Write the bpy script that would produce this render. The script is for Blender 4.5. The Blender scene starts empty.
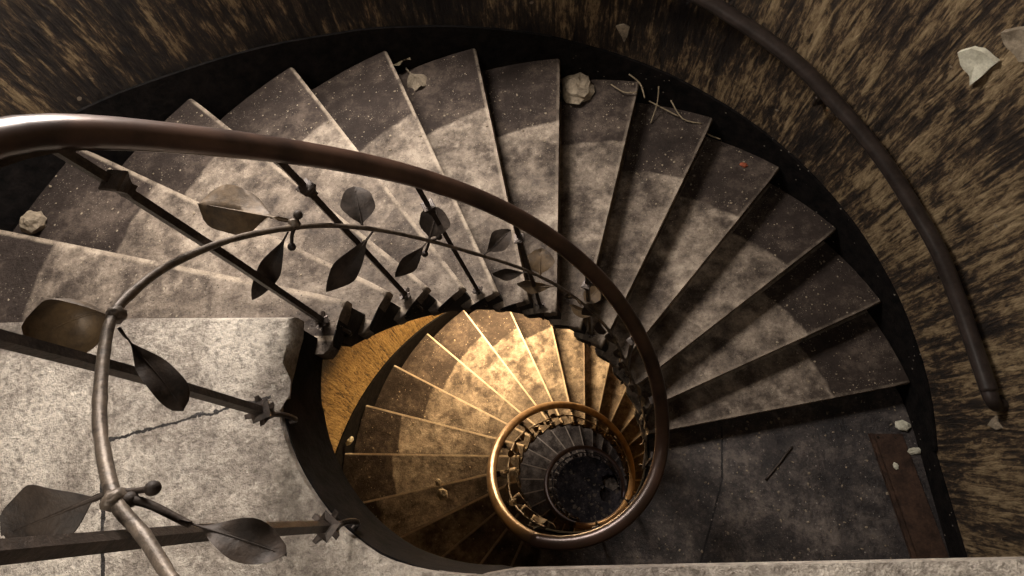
import bpy, bmesh, math, random
from mathutils import Vector, Matrix, noise
sc = bpy.context.scene
C = sc.collection
PI = math.pi
R = math.radians
random.seed(7)

# ------------------------------------------------------------------ camera, light, exposure
CAM = Vector((0.226, -0.3786, 10.2512))
cd = bpy.data.cameras.new('camera'); cam = bpy.data.objects.new('camera', cd); C.objects.link(cam)
r0 = (0.98663, 0.0, -0.16296); r1 = (-0.06335, -0.92134, -0.38357); r2 = (-0.15014, 0.38877, -0.90902)
m = Matrix(((r0[0], -r1[0], -r2[0], CAM.x), (r0[1], -r1[1], -r2[1], CAM.y), (r0[2], -r1[2], -r2[2], CAM.z), (0, 0, 0, 1)))
cam.matrix_world = m
cd.sensor_width = 36.0; cd.lens = 531.65 / 1024 * 36.0; cd.clip_start = 0.02
sc.camera = cam
sc.view_settings.view_transform = 'Standard'; sc.view_settings.look = 'None'
sc.view_settings.gamma = 1; sc.view_settings.use_curve_mapping = False
sc.view_settings.exposure = 0.0
w = bpy.data.worlds.new('world'); sc.world = w; w.use_nodes = True
w.node_tree.nodes['Background'].inputs[0].default_value = (0.95, 0.93, 1.0, 1)
w.node_tree.nodes['Background'].inputs[1].default_value = 0.10


def lamp(name, kind, loc, energy, color, size, target=None):
    l = bpy.data.lights.new(name, kind); l.energy = energy; l.color = color
    if kind == 'AREA':
        l.shape = 'DISK'; l.size = size
    else:
        l.shadow_soft_size = size
    o = bpy.data.objects.new(name, l); C.objects.link(o); o.location = loc
    if target is not None:
        o.rotation_euler = (Vector(target) - Vector(loc)).to_track_quat('-Z', 'Y').to_euler()
    return o


# daylight through the stair windows, one on every floor at the same azimuth (114 degrees)
def window_light(name, z, energy, color, w_=.86, h_=1.5, tilt=1.0):
    a = R(114); loc = (2.06 * math.cos(a), 2.06 * math.sin(a), z)
    o = lamp(name, 'AREA', loc, energy, color, .8, (0, 0, z - tilt))
    o.data.shape = 'RECTANGLE'; o.data.size = w_; o.data.size_y = h_
    return o


window_light('window_daylight_upper', 10.05, 195, (1.0, 0.92, 0.85), .86, 1.2, .7)
window_light('window_daylight_middle', 5.85, 200, (1.0, 0.71, 0.39), .86, .8, 1.4)
window_light('window_daylight_lower', 2.75, 18, (0.95, 0.88, 0.85), .86, .9, 2.0)
lamp('ground_floor_fill', 'POINT', (1.1, -1.0, 1.7), 14, (0.85, 0.85, 1.0), .1)  # added fill without a fixture, brightens the bottom of the well
lamp('landing_fill', 'AREA', (-0.35, -1.0, 10.9), 17, (1.0, 0.92, 0.82), 0.5, (-0.7, -0.1, 9.18))  # added fill above the landing, no real lamp behind it

# ------------------------------------------------------------------ plan of the stair (axis of the well at x=0 y=0)
RISE = 0.17
TH0 = R(178.336); AL = R(12.9853); OFF = -0.0362
R_IN, R_OUT, R_WALL = 0.455, 1.972, 2.0
Z1, Z2, Z3, Z4 = 9.18, 6.8, 3.4, 0.0          # landings


def th(k): return TH0 - k * AL


def npt(k, r, z=0.0, back=0.0):
    """point on the nosing line k at radius r; back moves it uphill"""
    a = th(k); o = OFF
    return Vector((r * math.cos(a) - (o + back) * math.sin(a), r * math.sin(a) + (o + back) * math.cos(a), z))


def pol(r, a, z=0.0): return Vector((r * math.cos(a), r * math.sin(a), z))


# ------------------------------------------------------------------ node helpers
class NT:
    def __init__(s, name):
        s.m = bpy.data.materials.new(name); s.m.use_nodes = True
        s.t = s.m.node_tree; s.b = s.t.nodes['Principled BSDF']
        s.pos = s.n('ShaderNodeNewGeometry').outputs['Position']

    def n(s, ty, **kw):
        x = s.t.nodes.new(ty)
        for k, v in kw.items(): setattr(x, k, v)
        return x

    def put(s, x, i, v):
        if v is None: return
        if isinstance(v, bpy.types.NodeSocket): s.t.links.new(v, x.inputs[i])
        else: x.inputs[i].default_value = v

    def math(s, op, a, b=None, c=None):
        x = s.n('ShaderNodeMath', operation=op); s.put(x, 0, a); s.put(x, 1, b); s.put(x, 2, c); return x.outputs[0]

    def noise(s, vec, scale, detail=6, rough=.6, dist=0.0):
        x = s.n('ShaderNodeTexNoise'); s.put(x, 'Vector', vec); s.put(x, 'Scale', scale); s.put(x, 'Detail', detail)
        s.put(x, 'Roughness', rough); s.put(x, 'Distortion', dist); return x.outputs['Fac']

    def voro(s, vec, scale, feature='F1'):
        x = s.n('ShaderNodeTexVoronoi', feature=feature); s.put(x, 'Vector', vec); s.put(x, 'Scale', scale)
        return x.outputs['Distance']

    def ramp(s, v, stops):
        x = s.n('ShaderNodeValToRGB'); s.put(x, 0, v)
        e = x.color_ramp.elements
        while len(e) < len(stops): e.new(0.5)
        for el, (p, c) in zip(e, stops):
            el.position = p; el.color = (c[0], c[1], c[2], 1) if isinstance(c, tuple) else (c, c, c, 1)
        return x.outputs[0]

    def mix(s, f, a, b, mode='MIX'):
        x = s.n('ShaderNodeMix', data_type='RGBA', blend_type=mode); s.put(x, 0, f)
        for i, v in ((6, a), (7, b)):
            if isinstance(v, tuple): v = (*v[:3], 1)
            s.put(x, i, v)
        return x.outputs[2]

    def step(s, v, lo, hi):
        x = s.n('ShaderNodeMapRange', interpolation_type='SMOOTHSTEP'); s.put(x, 0, v); s.put(x, 1, lo); s.put(x, 2, hi)
        return x.outputs[0]

    def scale(s, vec, sc_):
        x = s.n('ShaderNodeVectorMath', operation='MULTIPLY'); s.put(x, 0, vec); s.put(x, 1, sc_); return x.outputs[0]

    def xyz(s):
        x = s.n('ShaderNodeSeparateXYZ'); s.put(x, 0, s.pos); return x.outputs

    def comb(s, a, b, c):
        x = s.n('ShaderNodeCombineXYZ'); s.put(x, 0, a); s.put(x, 1, b); s.put(x, 2, c); return x.outputs[0]

    def polar(s):
        x, y, z = s.xyz()
        r = s.math('SQRT', s.math('ADD', s.math('MULTIPLY', x, x), s.math('MULTIPLY', y, y)))
        return r, s.math('ARCTAN2', y, x), z

    def bump(s, h, dist=.01, strength=.8):
        x = s.n('ShaderNodeBump'); s.put(x, 'Strength', strength); s.put(x, 'Distance', dist); s.put(x, 'Height', h)
        s.t.links.new(x.outputs[0], s.b.inputs['Normal'])

    def fin(s, col, rough=.7, metal=0.0, spec=None):
        s.put(s.b, 'Base Color', (*col, 1) if isinstance(col, tuple) else col)
        s.put(s.b, 'Roughness', rough); s.put(s.b, 'Metallic', metal)
        if spec is not None: s.put(s.b, 'Specular IOR Level', spec)
        return s.m

    def line(s, p0, p1, w_, wob=.006):
        """mask of a thin wandering crack between two plan points"""
        x, y, z = s.xyz()
        d = (Vector(p1) - Vector(p0)); L = d.length; d.normalize()
        rx = s.math('SUBTRACT', x, p0[0]); ry = s.math('SUBTRACT', y, p0[1])
        t = s.math('ADD', s.math('MULTIPLY', rx, d.x), s.math('MULTIPLY', ry, d.y))
        q = s.math('ADD', s.math('MULTIPLY', rx, -d.y), s.math('MULTIPLY', ry, d.x))
        nn = s.math('MULTIPLY', s.math('SUBTRACT', s.noise(s.pos, 22, 5, .7), .5), wob * 6)
        q = s.math('ABSOLUTE', s.math('ADD', q, nn))
        a = s.math('LESS_THAN', q, w_)
        b = s.math('GREATER_THAN', t, 0.0); c = s.math('LESS_THAN', t, L)
        return s.math('MULTIPLY', a, s.math('MULTIPLY', b, c))


def mat_tread():
    s = NT('worn_stone_steps')
    r, a, z = s.polar()
    n1 = s.noise(s.pos, 3.0, 8, .65); n2 = s.noise(s.pos, 16, 8, .7); n3 = s.noise(s.pos, 75, 4, .7)
    mot = s.math('ADD', s.math('ADD', s.math('MULTIPLY', n1, .42), s.math('MULTIPLY', n2, .38)), s.math('MULTIPLY', s.noise(s.pos, 85, 6, .85), .20))
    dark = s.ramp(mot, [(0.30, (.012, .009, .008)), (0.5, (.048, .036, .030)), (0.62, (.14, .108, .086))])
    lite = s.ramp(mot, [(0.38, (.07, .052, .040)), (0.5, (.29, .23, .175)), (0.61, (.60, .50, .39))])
    apos = s.math('ADD', a, s.math('MULTIPLY', s.math('LESS_THAN', a, 0.0), 2 * PI))
    kk = s.math('DIVIDE', s.math('SUBTRACT', TH0, s.math('SUBTRACT', apos, s.math('DIVIDE', OFF, r))), AL)
    ki = s.math('FLOOR', kk)
    wn = s.n('ShaderNodeTexWhiteNoise', noise_dimensions='1D'); s.put(wn, 'W', s.math('ADD', ki, s.math('FLOOR', s.math('MULTIPLY', z, .3))))
    fl = s.math('SUBTRACT', s.math('ADD', ki, 1.0), kk)          # 0 at the nosing, 1 at the back of the step
    wob = s.math('MULTIPLY', s.math('SUBTRACT', wn.outputs[0], .5), .13)
    fine = s.math('MULTIPLY', s.math('SUBTRACT', s.noise(s.pos, 12, 4, .6), .5), .05)
    rr = s.math('ADD', s.math('ADD', r, fine), s.math('ADD', wob, s.math('MULTIPLY', fl, .05)))
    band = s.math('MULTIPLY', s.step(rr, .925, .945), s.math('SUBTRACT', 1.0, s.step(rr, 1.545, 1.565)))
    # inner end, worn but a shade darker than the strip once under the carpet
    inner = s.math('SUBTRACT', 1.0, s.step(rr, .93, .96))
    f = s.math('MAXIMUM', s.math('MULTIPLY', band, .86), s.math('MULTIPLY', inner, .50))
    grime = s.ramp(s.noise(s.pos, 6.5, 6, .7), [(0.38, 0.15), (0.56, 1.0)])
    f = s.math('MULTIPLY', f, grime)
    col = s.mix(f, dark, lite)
    # worn pale front edge and black painted inner end of every step
    dist = s.math('MULTIPLY', s.math('MULTIPLY', fl, AL), r)
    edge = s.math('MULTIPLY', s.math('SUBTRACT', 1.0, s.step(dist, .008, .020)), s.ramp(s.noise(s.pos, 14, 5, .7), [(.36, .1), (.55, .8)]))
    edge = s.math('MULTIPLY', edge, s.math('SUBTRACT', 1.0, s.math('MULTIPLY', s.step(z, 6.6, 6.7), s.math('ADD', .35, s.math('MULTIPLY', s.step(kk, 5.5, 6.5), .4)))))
    edge = s.math('MAXIMUM', edge, s.math('MULTIPLY', s.math('MULTIPLY', s.math('SUBTRACT', 1.0, s.step(dist, .010, .020)), s.math('SUBTRACT', 1.0, s.step(z, 6.6, 6.7))), s.ramp(s.noise(s.pos, 9, 4, .6), [(.3, .55), (.6, .95)])))  # lower flights: edge wear brightened in the colour to make up for low light
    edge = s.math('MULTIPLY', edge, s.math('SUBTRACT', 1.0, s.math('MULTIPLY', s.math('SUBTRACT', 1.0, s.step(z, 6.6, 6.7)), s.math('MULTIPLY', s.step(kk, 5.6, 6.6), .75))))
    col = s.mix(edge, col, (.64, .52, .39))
    col = s.mix(s.math('LESS_THAN', r, .4562), col, (.012, .010, .009))
    # crumbs of fallen plaster lodged in the grime
    v = s.voro(s.pos, 34)
    keep = s.math('GREATER_THAN', s.noise(s.pos, 13, 3, .6), .53)
    spk = s.math('MULTIPLY', s.math('LESS_THAN', v, s.math('MULTIPLY', n2, .27)), keep)
    spk = s.math('MULTIPLY', spk, s.math('GREATER_THAN', r, .9))
    v2 = s.voro(s.pos, 90)
    spk2 = s.math('MULTIPLY', s.math('LESS_THAN', v2, .16), s.math('GREATER_THAN', s.noise(s.pos, 9, 2, .5), .50))
    col = s.mix(s.math('MULTIPLY', spk, .75), col, (.42, .35, .26))
    col = s.mix(s.math('MULTIPLY', spk2, .5), col, (.40, .34, .27))
    pit = s.math('LESS_THAN', s.voro(s.pos, 60), .13)
    col = s.mix(s.math('MULTIPLY', pit, .7), col, (.015, .012, .01))
    h = s.math('ADD', s.math('MULTIPLY', n2, .7), s.math('MULTIPLY', n3, .5))
    h = s.math('ADD', h, s.math('MULTIPLY', spk, .3))
    s.bump(h, .010, .9)
    return s.fin(col, s.ramp(n2, [(.35, .58), (.7, .88)]), spec=s.math('ADD', .12, s.math('MULTIPLY', f, .30)))


def mat_landing_top():
    s = NT('pale_landing_stone')
    n1 = s.noise(s.pos, 2.6, 7, .6); n2 = s.noise(s.pos, 14, 8, .72); n3 = s.noise(s.pos, 60, 5, .75)
    mot = s.math('ADD', s.math('ADD', s.math('MULTIPLY', n1, .48), s.math('MULTIPLY', n2, .32)), s.math('MULTIPLY', s.noise(s.pos, 80, 6, .85), .20))
    col = s.ramp(mot, [(.38, (.10, .08, .063)), (.48, (.36, .305, .25)), (.58, (.74, .655, .55))])
    col = s.mix(s.ramp(n3, [(.36, .65), (.52, 0.0)]), col, (.10, .08, .062))
    col = s.mix(s.ramp(s.noise(s.pos, 40, 4, .8), [(.60, 0.0), (.70, .55)]), col, (.72, .66, .56))
    ck = s.math('MAXIMUM', s.line((-.90, -.20), (-.75, -.62), .0045, .003), s.line((-.872, -.228), (-.49, -.145), .0035, .006))
    ck = s.math('MAXIMUM', ck, s.line((-.75, -.62), (-.60, -1.2), .0045, .003))
    col = s.mix(ck, col, (.02, .015, .012))
    # grime stain along the wall side
    st = s.ramp(s.noise(s.pos, 1.7, 4, .6), [(.52, 0.0), (.68, .55)])
    col = s.mix(st, col, (.10, .085, .08))
    h = s.math('ADD', s.math('MULTIPLY', n2, .8), s.math('MULTIPLY', n3, .7))
    h = s.math('SUBTRACT', h, s.math('MULTIPLY', ck, 1.0))
    s.bump(h, .022, 1.0)
    return s.fin(col, .62, spec=.5)


def mat_landing_dark():
    s = NT('sooty_landing_stone')
    n1 = s.noise(s.pos, 3.4, 8, .7); n2 = s.noise(s.pos, 18, 8, .7); n3 = s.noise(s.pos, 70, 4, .7)
    mot = s.math('ADD', s.math('MULTIPLY', n1, .6), s.math('MULTIPLY', n2, .4))
    mot = s.math('ADD', s.math('MULTIPLY', mot, .8), s.math('MULTIPLY', s.noise(s.pos, 70, 6, .85), .20))
    col = s.ramp(mot, [(.41, (.010, .008, .008)), (.5, (.055, .044, .040)), (.60, (.21, .172, .145))])
    x, y, z = s.xyz()
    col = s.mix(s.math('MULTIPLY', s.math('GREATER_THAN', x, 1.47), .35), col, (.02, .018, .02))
    ck = None
    P_ = [(.94, .10), (.932, .02), (.899, -.205), (.813, -.419), (.66, -.78), (.5, -1.2)]
    for a, b in zip(P_, P_[1:]):
        l = s.line(a, b, .005, .002); ck = l if ck is None else s.math('MAXIMUM', ck, l)
    col = s.mix(ck, col, (.008, .006, .006))
    v = s.voro(s.pos, 26)
    spk = s.math('MULTIPLY', s.math('LESS_THAN', v, s.math('MULTIPLY', n2, .20)), s.math('GREATER_THAN', n1, .47))
    col = s.mix(s.math('MULTIPLY', spk, .8), col, (.33, .29, .25))
    v2 = s.voro(s.pos, 75)
    col = s.mix(s.math('MULTIPLY', s.math('LESS_THAN', v2, .12), .6), col, (.30, .27, .24))
    h = s.math('ADD', s.math('MULTIPLY', n2, .7), s.math('MULTIPLY', n3, .6))
    s.bump(h, .010, .9)
    return s.fin(col, s.ramp(n2, [(.35, .42), (.7, .8)]), spec=.5)


def mat_wall():
    s = NT('streaked_wall_plaster')
    r, a, z = s.polar()
    au = s.math('MULTIPLY', a, 2.0)
    # the run of the brushed streaks: slightly off plumb
    x, y, zz = s.xyz()
    au2 = s.math('ADD', au, s.math('MULTIPLY', zz, .10))
    st = s.comb(s.math('MULTIPLY', au2, 9.0), s.math('MULTIPLY', zz, 1.5), 0.0)
    st2 = s.comb(s.math('MULTIPLY', au2, 26.0), s.math('MULTIPLY', zz, 2.4), 3.0)
    st3 = s.comb(s.math('MULTIPLY', au2, 75.0), s.math('MULTIPLY', zz, 17.0), 7.0)
    n1 = s.noise(st, 1.0, 7, .65, .6); n2 = s.noise(st2, 1.0, 7, .7, 1.2); n3 = s.noise(st3, 1.0, 5, .7, .8)
    big = s.noise(s.pos, 1.7, 5, .65)
    v = s.math('ADD', s.math('MULTIPLY', n2, .46), s.math('ADD', s.math('MULTIPLY', n1, .34), s.math('MULTIPLY', n3, .20)))
    v = s.math('ADD', v, s.math('MULTIPLY', s.math('SUBTRACT', big, .5), .42))
    # more tan towards the right hand side
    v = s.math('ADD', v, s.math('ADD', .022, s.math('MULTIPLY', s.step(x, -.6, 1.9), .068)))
    cr = s.noise(s.scale(s.pos, (1, 1, .35)), 34, 8, .78, .5)
    v = s.math('ADD', v, s.math('MULTIPLY', s.math('SUBTRACT', cr, .5), .40))
    col = s.ramp(v, [(.45, (.014, .010, .009)), (.53, (.046, .032, .023)), (.575, (.12, .078, .045)), (.61, (.30, .205, .108)), (.70, (.60, .44, .25))])
    # lower floors in a brighter ochre
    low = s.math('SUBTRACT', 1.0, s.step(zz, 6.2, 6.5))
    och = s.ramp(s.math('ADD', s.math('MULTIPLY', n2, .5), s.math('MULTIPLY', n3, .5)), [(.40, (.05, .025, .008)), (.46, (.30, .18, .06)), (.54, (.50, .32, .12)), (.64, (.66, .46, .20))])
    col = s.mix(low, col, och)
    # chips where the paint has flaked to pale plaster
    vv = s.voro(s.comb(s.math('MULTIPLY', au, 5.0), s.math('MULTIPLY', zz, 7.0), 0.0), 1.6)
    chip = s.math('MULTIPLY', s.math('LESS_THAN', vv, s.math('MULTIPLY', s.noise(s.pos, 30, 4, .7), .17)), s.math('GREATER_THAN', big, .50))
    col = s.mix(s.math('MULTIPLY', chip, .85), col, (.42, .33, .23))
    h = s.math('ADD', s.math('MULTIPLY', n2, .9), s.math('ADD', s.math('MULTIPLY', n3, .6), s.math('MULTIPLY', cr, .9)))
    s.bump(h, .035, 1.0)
    return s.fin(col, s.ramp(v, [(.45, .55), (.65, .8)]), spec=.35)


def mat_simple(name, c0, c1, scale=20, rough=.6, metal=0.0, bump=.003, spec=None, lo=.38, hi=.62, stretch=None):
    s = NT(name)
    p = s.pos if stretch is None else s.scale(s.pos, stretch)
    n1 = s.noise(p, scale, 7, .68)
    n2 = s.noise(p, scale * 5, 4, .65)
    col = s.ramp(s.math('ADD', s.math('MULTIPLY', n1, .7), s.math('MULTIPLY', n2, .3)), [(lo, c0), (hi, c1)])
    if bump: s.bump(s.math('ADD', n1, s.math('MULTIPLY', n2, .5)), bump, .8)
    return s.fin(col, rough, metal, spec)


def mat_skirting():
    s = NT('black_painted_skirting')
    n = s.noise(s.pos, 20, 7, .7)
    col = s.ramp(n, [(.35, (.004, .004, .004)), (.65, (.016, .013, .012))])
    v = s.voro(s.pos, 24)
    chip = s.math('MULTIPLY', s.math('LESS_THAN', v, s.math('MULTIPLY', n, .22)), s.math('GREATER_THAN', s.noise(s.pos, 4, 3, .6), .52))
    x, y, z = s.xyz()
    chip = s.math('MULTIPLY', chip, s.step(x, -.3, .9))
    col = s.mix(s.math('MULTIPLY', chip, .7), col, (.36, .31, .25))
    s.bump(n, .006, .8)
    return s.fin(col, .75, spec=.08)


M_TREAD = mat_tread(); M_TOP = mat_landing_top(); M_DARK = mat_landing_dark(); M_WALL = mat_wall(); M_SKIRT = mat_skirting()
M_SOFFIT = mat_simple('blackened_stair_underside', (.008, .007, .007), (.035, .029, .025), 14, .7, 0, .006, .3)
M_RISER = mat_simple('grimy_riser', (.012, .010, .009), (.075, .060, .050), 10, .7, 0, .006, .3)
M_IRON = mat_simple('dark_wrought_iron', (.020, .015, .012), (.070, .050, .038), 40, .42, .55, .002, .6)
M_VINE = mat_simple('dull_bronze', (.055, .042, .032), (.20, .155, .115), 35, .45, .35, .002, .6)
M_LEAF = mat_simple('tarnished_bronze_leaf', (.034, .022, .013), (.135, .085, .040), 12, .58, .25, .003, .6)
M_LEAF_DK = mat_simple('dark_bronze_leaf', (.018, .013, .010), (.058, .041, .030), 18, .6, .15, .003, .3)
M_RAIL = mat_simple('varnished_handrail_wood', (.045, .024, .016), (.11, .058, .038), 6, .33, .45, .0005, .8, stretch=(1, 1, 4))
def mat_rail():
    s = NT('varnished_handrail_lit_tan_below'); x, y, z = s.xyz()
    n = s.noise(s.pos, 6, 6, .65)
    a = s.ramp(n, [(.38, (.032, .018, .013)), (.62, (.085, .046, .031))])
    b = s.ramp(n, [(.38, (.15, .088, .050)), (.62, (.36, .24, .14))])  # tan of the lower coil: its warm light put into the colour
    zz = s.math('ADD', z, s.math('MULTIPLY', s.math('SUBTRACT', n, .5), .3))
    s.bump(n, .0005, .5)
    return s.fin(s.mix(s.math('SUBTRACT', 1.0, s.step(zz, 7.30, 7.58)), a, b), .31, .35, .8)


M_RAIL_DK = mat_simple('black_handrail', (.020, .015, .013), (.050, .037, .032), 12, .38, .1, .001, .5)
M_FLAKE = mat_simple('pale_plaster', (.48, .45, .34), (.78, .75, .60), 26, .8, 0, .004)
M_STONE = mat_simple('broken_plaster_lump', (.16, .125, .085), (.42, .34, .24), 22, .85, 0, .008)
M_RUST = mat_simple('rusted_metal_strip', (.030, .017, .012), (.105, .058, .038), 12, .6, .3, .004)
M_TWIG = mat_simple('dry_straw', (.16, .12, .075), (.34, .27, .17), 30, .85, 0, 0)
M_PLAIN = mat_simple('ceiling_plaster', (.25, .22, .18), (.4, .36, .30), 5, .8, 0, .01)


# ------------------------------------------------------------------ mesh helpers
def link(name, bm, mat, parent=None, smooth=False, kind=None):
    bmesh.ops.recalc_face_normals(bm, faces=bm.faces)
    me = bpy.data.meshes.new(name); bm.to_mesh(me); bm.free()
    if smooth:
        for p in me.polygons: p.use_smooth = True
    me.materials.append(mat)
    o = bpy.data.objects.new(name, me); C.objects.link(o)
    if parent is not None:
        o.parent = parent
        org = Vector(); q = parent
        while q is not None: org += q.location; q = q.parent
        me.transform(Matrix.Translation(-org))
    if kind: o['kind'] = kind
    return o


def auto_smooth(o, ang=40):
    md = o.modifiers.new('split', 'EDGE_SPLIT'); md.split_angle = R(ang)
    return o


def thing(name, label, cat, loc, group=None):
    o = bpy.data.objects.new(name, None); C.objects.link(o); o.location = loc
    o.empty_display_size = .1
    o['label'] = label; o['category'] = cat
    if group: o['group'] = group
    return o


def tag(o, label, cat, group=None, kind=None):
    o['label'] = label; o['category'] = cat
    if group: o['group'] = group
    if kind: o['kind'] = kind
    return o


def prism(bm, pts, z0, z1):
    """vertical prism; z0/z1 numbers or per point lists"""
    n = len(pts)
    zb = z0 if isinstance(z0, (list, tuple)) else [z0] * n
    zt = z1 if isinstance(z1, (list, tuple)) else [z1] * n
    lo = [bm.verts.new((p[0], p[1], zb[i])) for i, p in enumerate(pts)]
    hi = [bm.verts.new((p[0], p[1], zt[i])) for i, p in enumerate(pts)]
    bm.faces.new(hi); bm.faces.new(lo[::-1])
    for i in range(n):
        j = (i + 1) % n
        bm.faces.new((lo[i], lo[j], hi[j], hi[i]))
    return lo, hi


def tube(bm, pts, radii, n=10, squash=1.0, cap=True, square=False, up=Vector((0, 0, 1)), twist0=0.0):
    pts = [Vector(p) for p in pts]
    if not isinstance(radii, (list, tuple)): radii = [radii] * len(pts)
    rings = []
    for i, p in enumerate(pts):
        t = (pts[min(i + 1, len(pts) - 1)] - pts[max(i - 1, 0)])
        if t.length < 1e-9: t = Vector((0, 0, 1))
        t.normalize()
        u = up if abs(t.dot(up)) < .97 else Vector((1, 0, 0))
        a = t.cross(u).normalized(); b = a.cross(t).normalized()
        rr = []
        for j in range(n):
            g = 2 * PI * j / n + twist0
            rr.append(bm.verts.new(p + (a * math.cos(g) + b * math.sin(g) * squash) * radii[i]))
        rings.append(rr)
    for i in range(len(rings) - 1):
        for j in range(n):
            bm.faces.new((rings[i][j], rings[i][(j + 1) % n], rings[i + 1][(j + 1) % n], rings[i + 1][j]))
    if cap:
        bm.faces.new(rings[0][::-1]); bm.faces.new(rings[-1])
    return rings


def spline(pts, sub=6):
    """Catmull-Rom through points"""
    P_ = [Vector(p) for p in pts]; out = []
    for i in range(len(P_) - 1):
        p0 = P_[max(i - 1, 0)]; p1 = P_[i]; p2 = P_[i + 1]; p3 = P_[min(i + 2, len(P_) - 1)]
        for j in range(sub):
            t = j / sub
            out.append(.5 * ((2 * p1) + (p2 - p0) * t + (2 * p0 - 5 * p1 + 4 * p2 - p3) * t * t + (3 * p1 - p0 - 3 * p2 + p3) * t ** 3))
    out.append(P_[-1]); return out


def ball(bm, c, r, seg=12, jitter=0.0, sq=(1, 1, 1)):
    g = bmesh.ops.create_uvsphere(bm, u_segments=seg, v_segments=max(6, seg // 2 + 1), radius=r)
    for v in g['verts']:
        d = v.co.copy()
        if jitter: d *= 1 + jitter * (noise.noise(d * (2.0 / r) + Vector(c)) * 2)
        v.co = Vector((d.x * sq[0], d.y * sq[1], d.z * sq[2])) + Vector(c)


# ------------------------------------------------------------------ walls: round from 0 to 270 degrees, then two straight sides
def wall_strip(name, path, zb, zt, thick, mat, kind='structure', inset=0.0):
    """path: list of (point, outward normal); zb, zt functions of index"""
    bm = bmesh.new(); cols = []
    for i, (p, nrm) in enumerate(path):
        a = p - nrm * inset; b = p + nrm * thick
        cols.append([bm.verts.new((a.x, a.y, zb(i))), bm.verts.new((a.x, a.y, zt(i))), bm.verts.new((b.x, b.y, zt(i))), bm.verts.new((b.x, b.y, zb(i)))])
    for A, B in zip(cols, cols[1:]):
        for j in range(4):
            bm.faces.new((A[j], A[(j + 1) % 4], B[(j + 1) % 4], B[j]))
    bm.faces.new(cols[0]); bm.faces.new(cols[-1][::-1])
    o = link(name, bm, mat, smooth=True, kind=kind); auto_smooth(o, 30)
    return o


HTOP = 12.6
NSEG = 135
WIN = [(9.4, 10.7), (5.4, 6.3), (2.25, 3.25)]
WA0, WA1 = 102, 126


def arc_path(a0, a1, r=R_WALL):
    n = max(2, int((a1 - a0) / 2)); return [(pol(r, R(a0 + (a1 - a0) * i / n)), pol(1, R(a0 + (a1 - a0) * i / n))) for i in range(n + 1)]


wall_strip('wall_round', arc_path(0, WA0), lambda i: -.2, lambda i: HTOP, .22, M_WALL)
wall_strip('wall_round', arc_path(WA1, 270), lambda i: -.2, lambda i: HTOP, .22, M_WALL)
zz_ = [-.2] + [z for p in reversed(WIN) for z in p] + [HTOP]
for a_, b_ in zip(zz_[0::2], zz_[1::2]):
    wall_strip('wall_between_windows', arc_path(WA0, WA1), lambda i: a_, lambda i: b_, .22, M_WALL)
wall_strip('wall_right', [(Vector((2.0, -2.22, 0)), Vector((1, 0, 0))), (Vector((2.0, 0, 0)), Vector((1, 0, 0)))], lambda i: -.2, lambda i: HTOP, .22, M_WALL)
wall_strip('wall_back', [(Vector((0, -2.0, 0)), Vector((0, -1, 0))), (Vector((2.0, -2.0, 0)), Vector((0, -1, 0)))], lambda i: -.2, lambda i: HTOP, .22, M_WALL)


def skirt_curve(zt_land, k0, k1, height=.14, drop=.32, end_land=None):
    """black band climbing the wall beside a flight"""
    n = int(abs(k1 - k0) * 4)
    path = []; zz = []
    for i in range(n + 1):
        k = k0 + (k1 - k0) * i / n
        a = th(k)
        path.append((pol(R_WALL - .001, a), pol(1, a))); zz.append(k)
    zf = lambda i: zt_land - RISE * (zz[i] - k0f)
    k0f = k0
    return path, zz


def skirting(name, zland, kfirst, kend, zend):
    ks = [kfirst - .6 + i * .25 for i in range(int((kend + .9 - kfirst) / .25) + 1)]
    path = [(pol(R_WALL, th(k)), pol(1, th(k))) for k in ks]
    top = []
    for k in ks:
        z = zland - RISE * (k - kfirst)
        z = min(max(z, zend - .02), zland)
        top.append(z + .135 + .006 * noise.noise(Vector((k * 2.1, zland, 0))))
    wall_strip(name, path, lambda i: top[i] - .46, lambda i: top[i], -.001, M_SKIRT, inset=.016)


skirting('baseboard_upper_flight', Z1, 0, 13.6, Z2)
skirting('baseboard_middle_flight', Z2, -6, 13.6, Z3)
skirting('baseboard_lower_flight', Z3, -6, 13.6, Z4)
for z, nm in ((Z2, 'baseboard_right'), (Z3, 'baseboard_right_lower')):
    ks = [0, 1, 2, 3, 4]
    wall_strip(nm, [(Vector((2.0, -2.0 + i * .5, 0)), Vector((1, 0, 0))) for i in ks], lambda i: z - .1, lambda i: z + .13, -.001, M_SKIRT, inset=.016)
    wall_strip(nm.replace('right', 'back'), [(Vector((.02 + i * .49, -2.0, 0)), Vector((0, -1, 0))) for i in ks], lambda i: z - .1, lambda i: z + .13, -.001, M_SKIRT, inset=.016)


# ceiling with a round skylight over the well
bm = bmesh.new()
ci = [[bm.verts.new(pol(r_, R(i * 7.5), z_)) for i in range(48)] for r_, z_ in ((1.0, HTOP), (3.1, HTOP), (3.1, HTOP + .2), (1.0, HTOP + .2))]
for q in range(4):
    for i in range(48):
        bm.faces.new((ci[q][i], ci[q][(i + 1) % 48], ci[(q + 1) % 4][(i + 1) % 48], ci[(q + 1) % 4][i]))
link('ceiling', bm, M_PLAIN, kind='structure')

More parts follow.
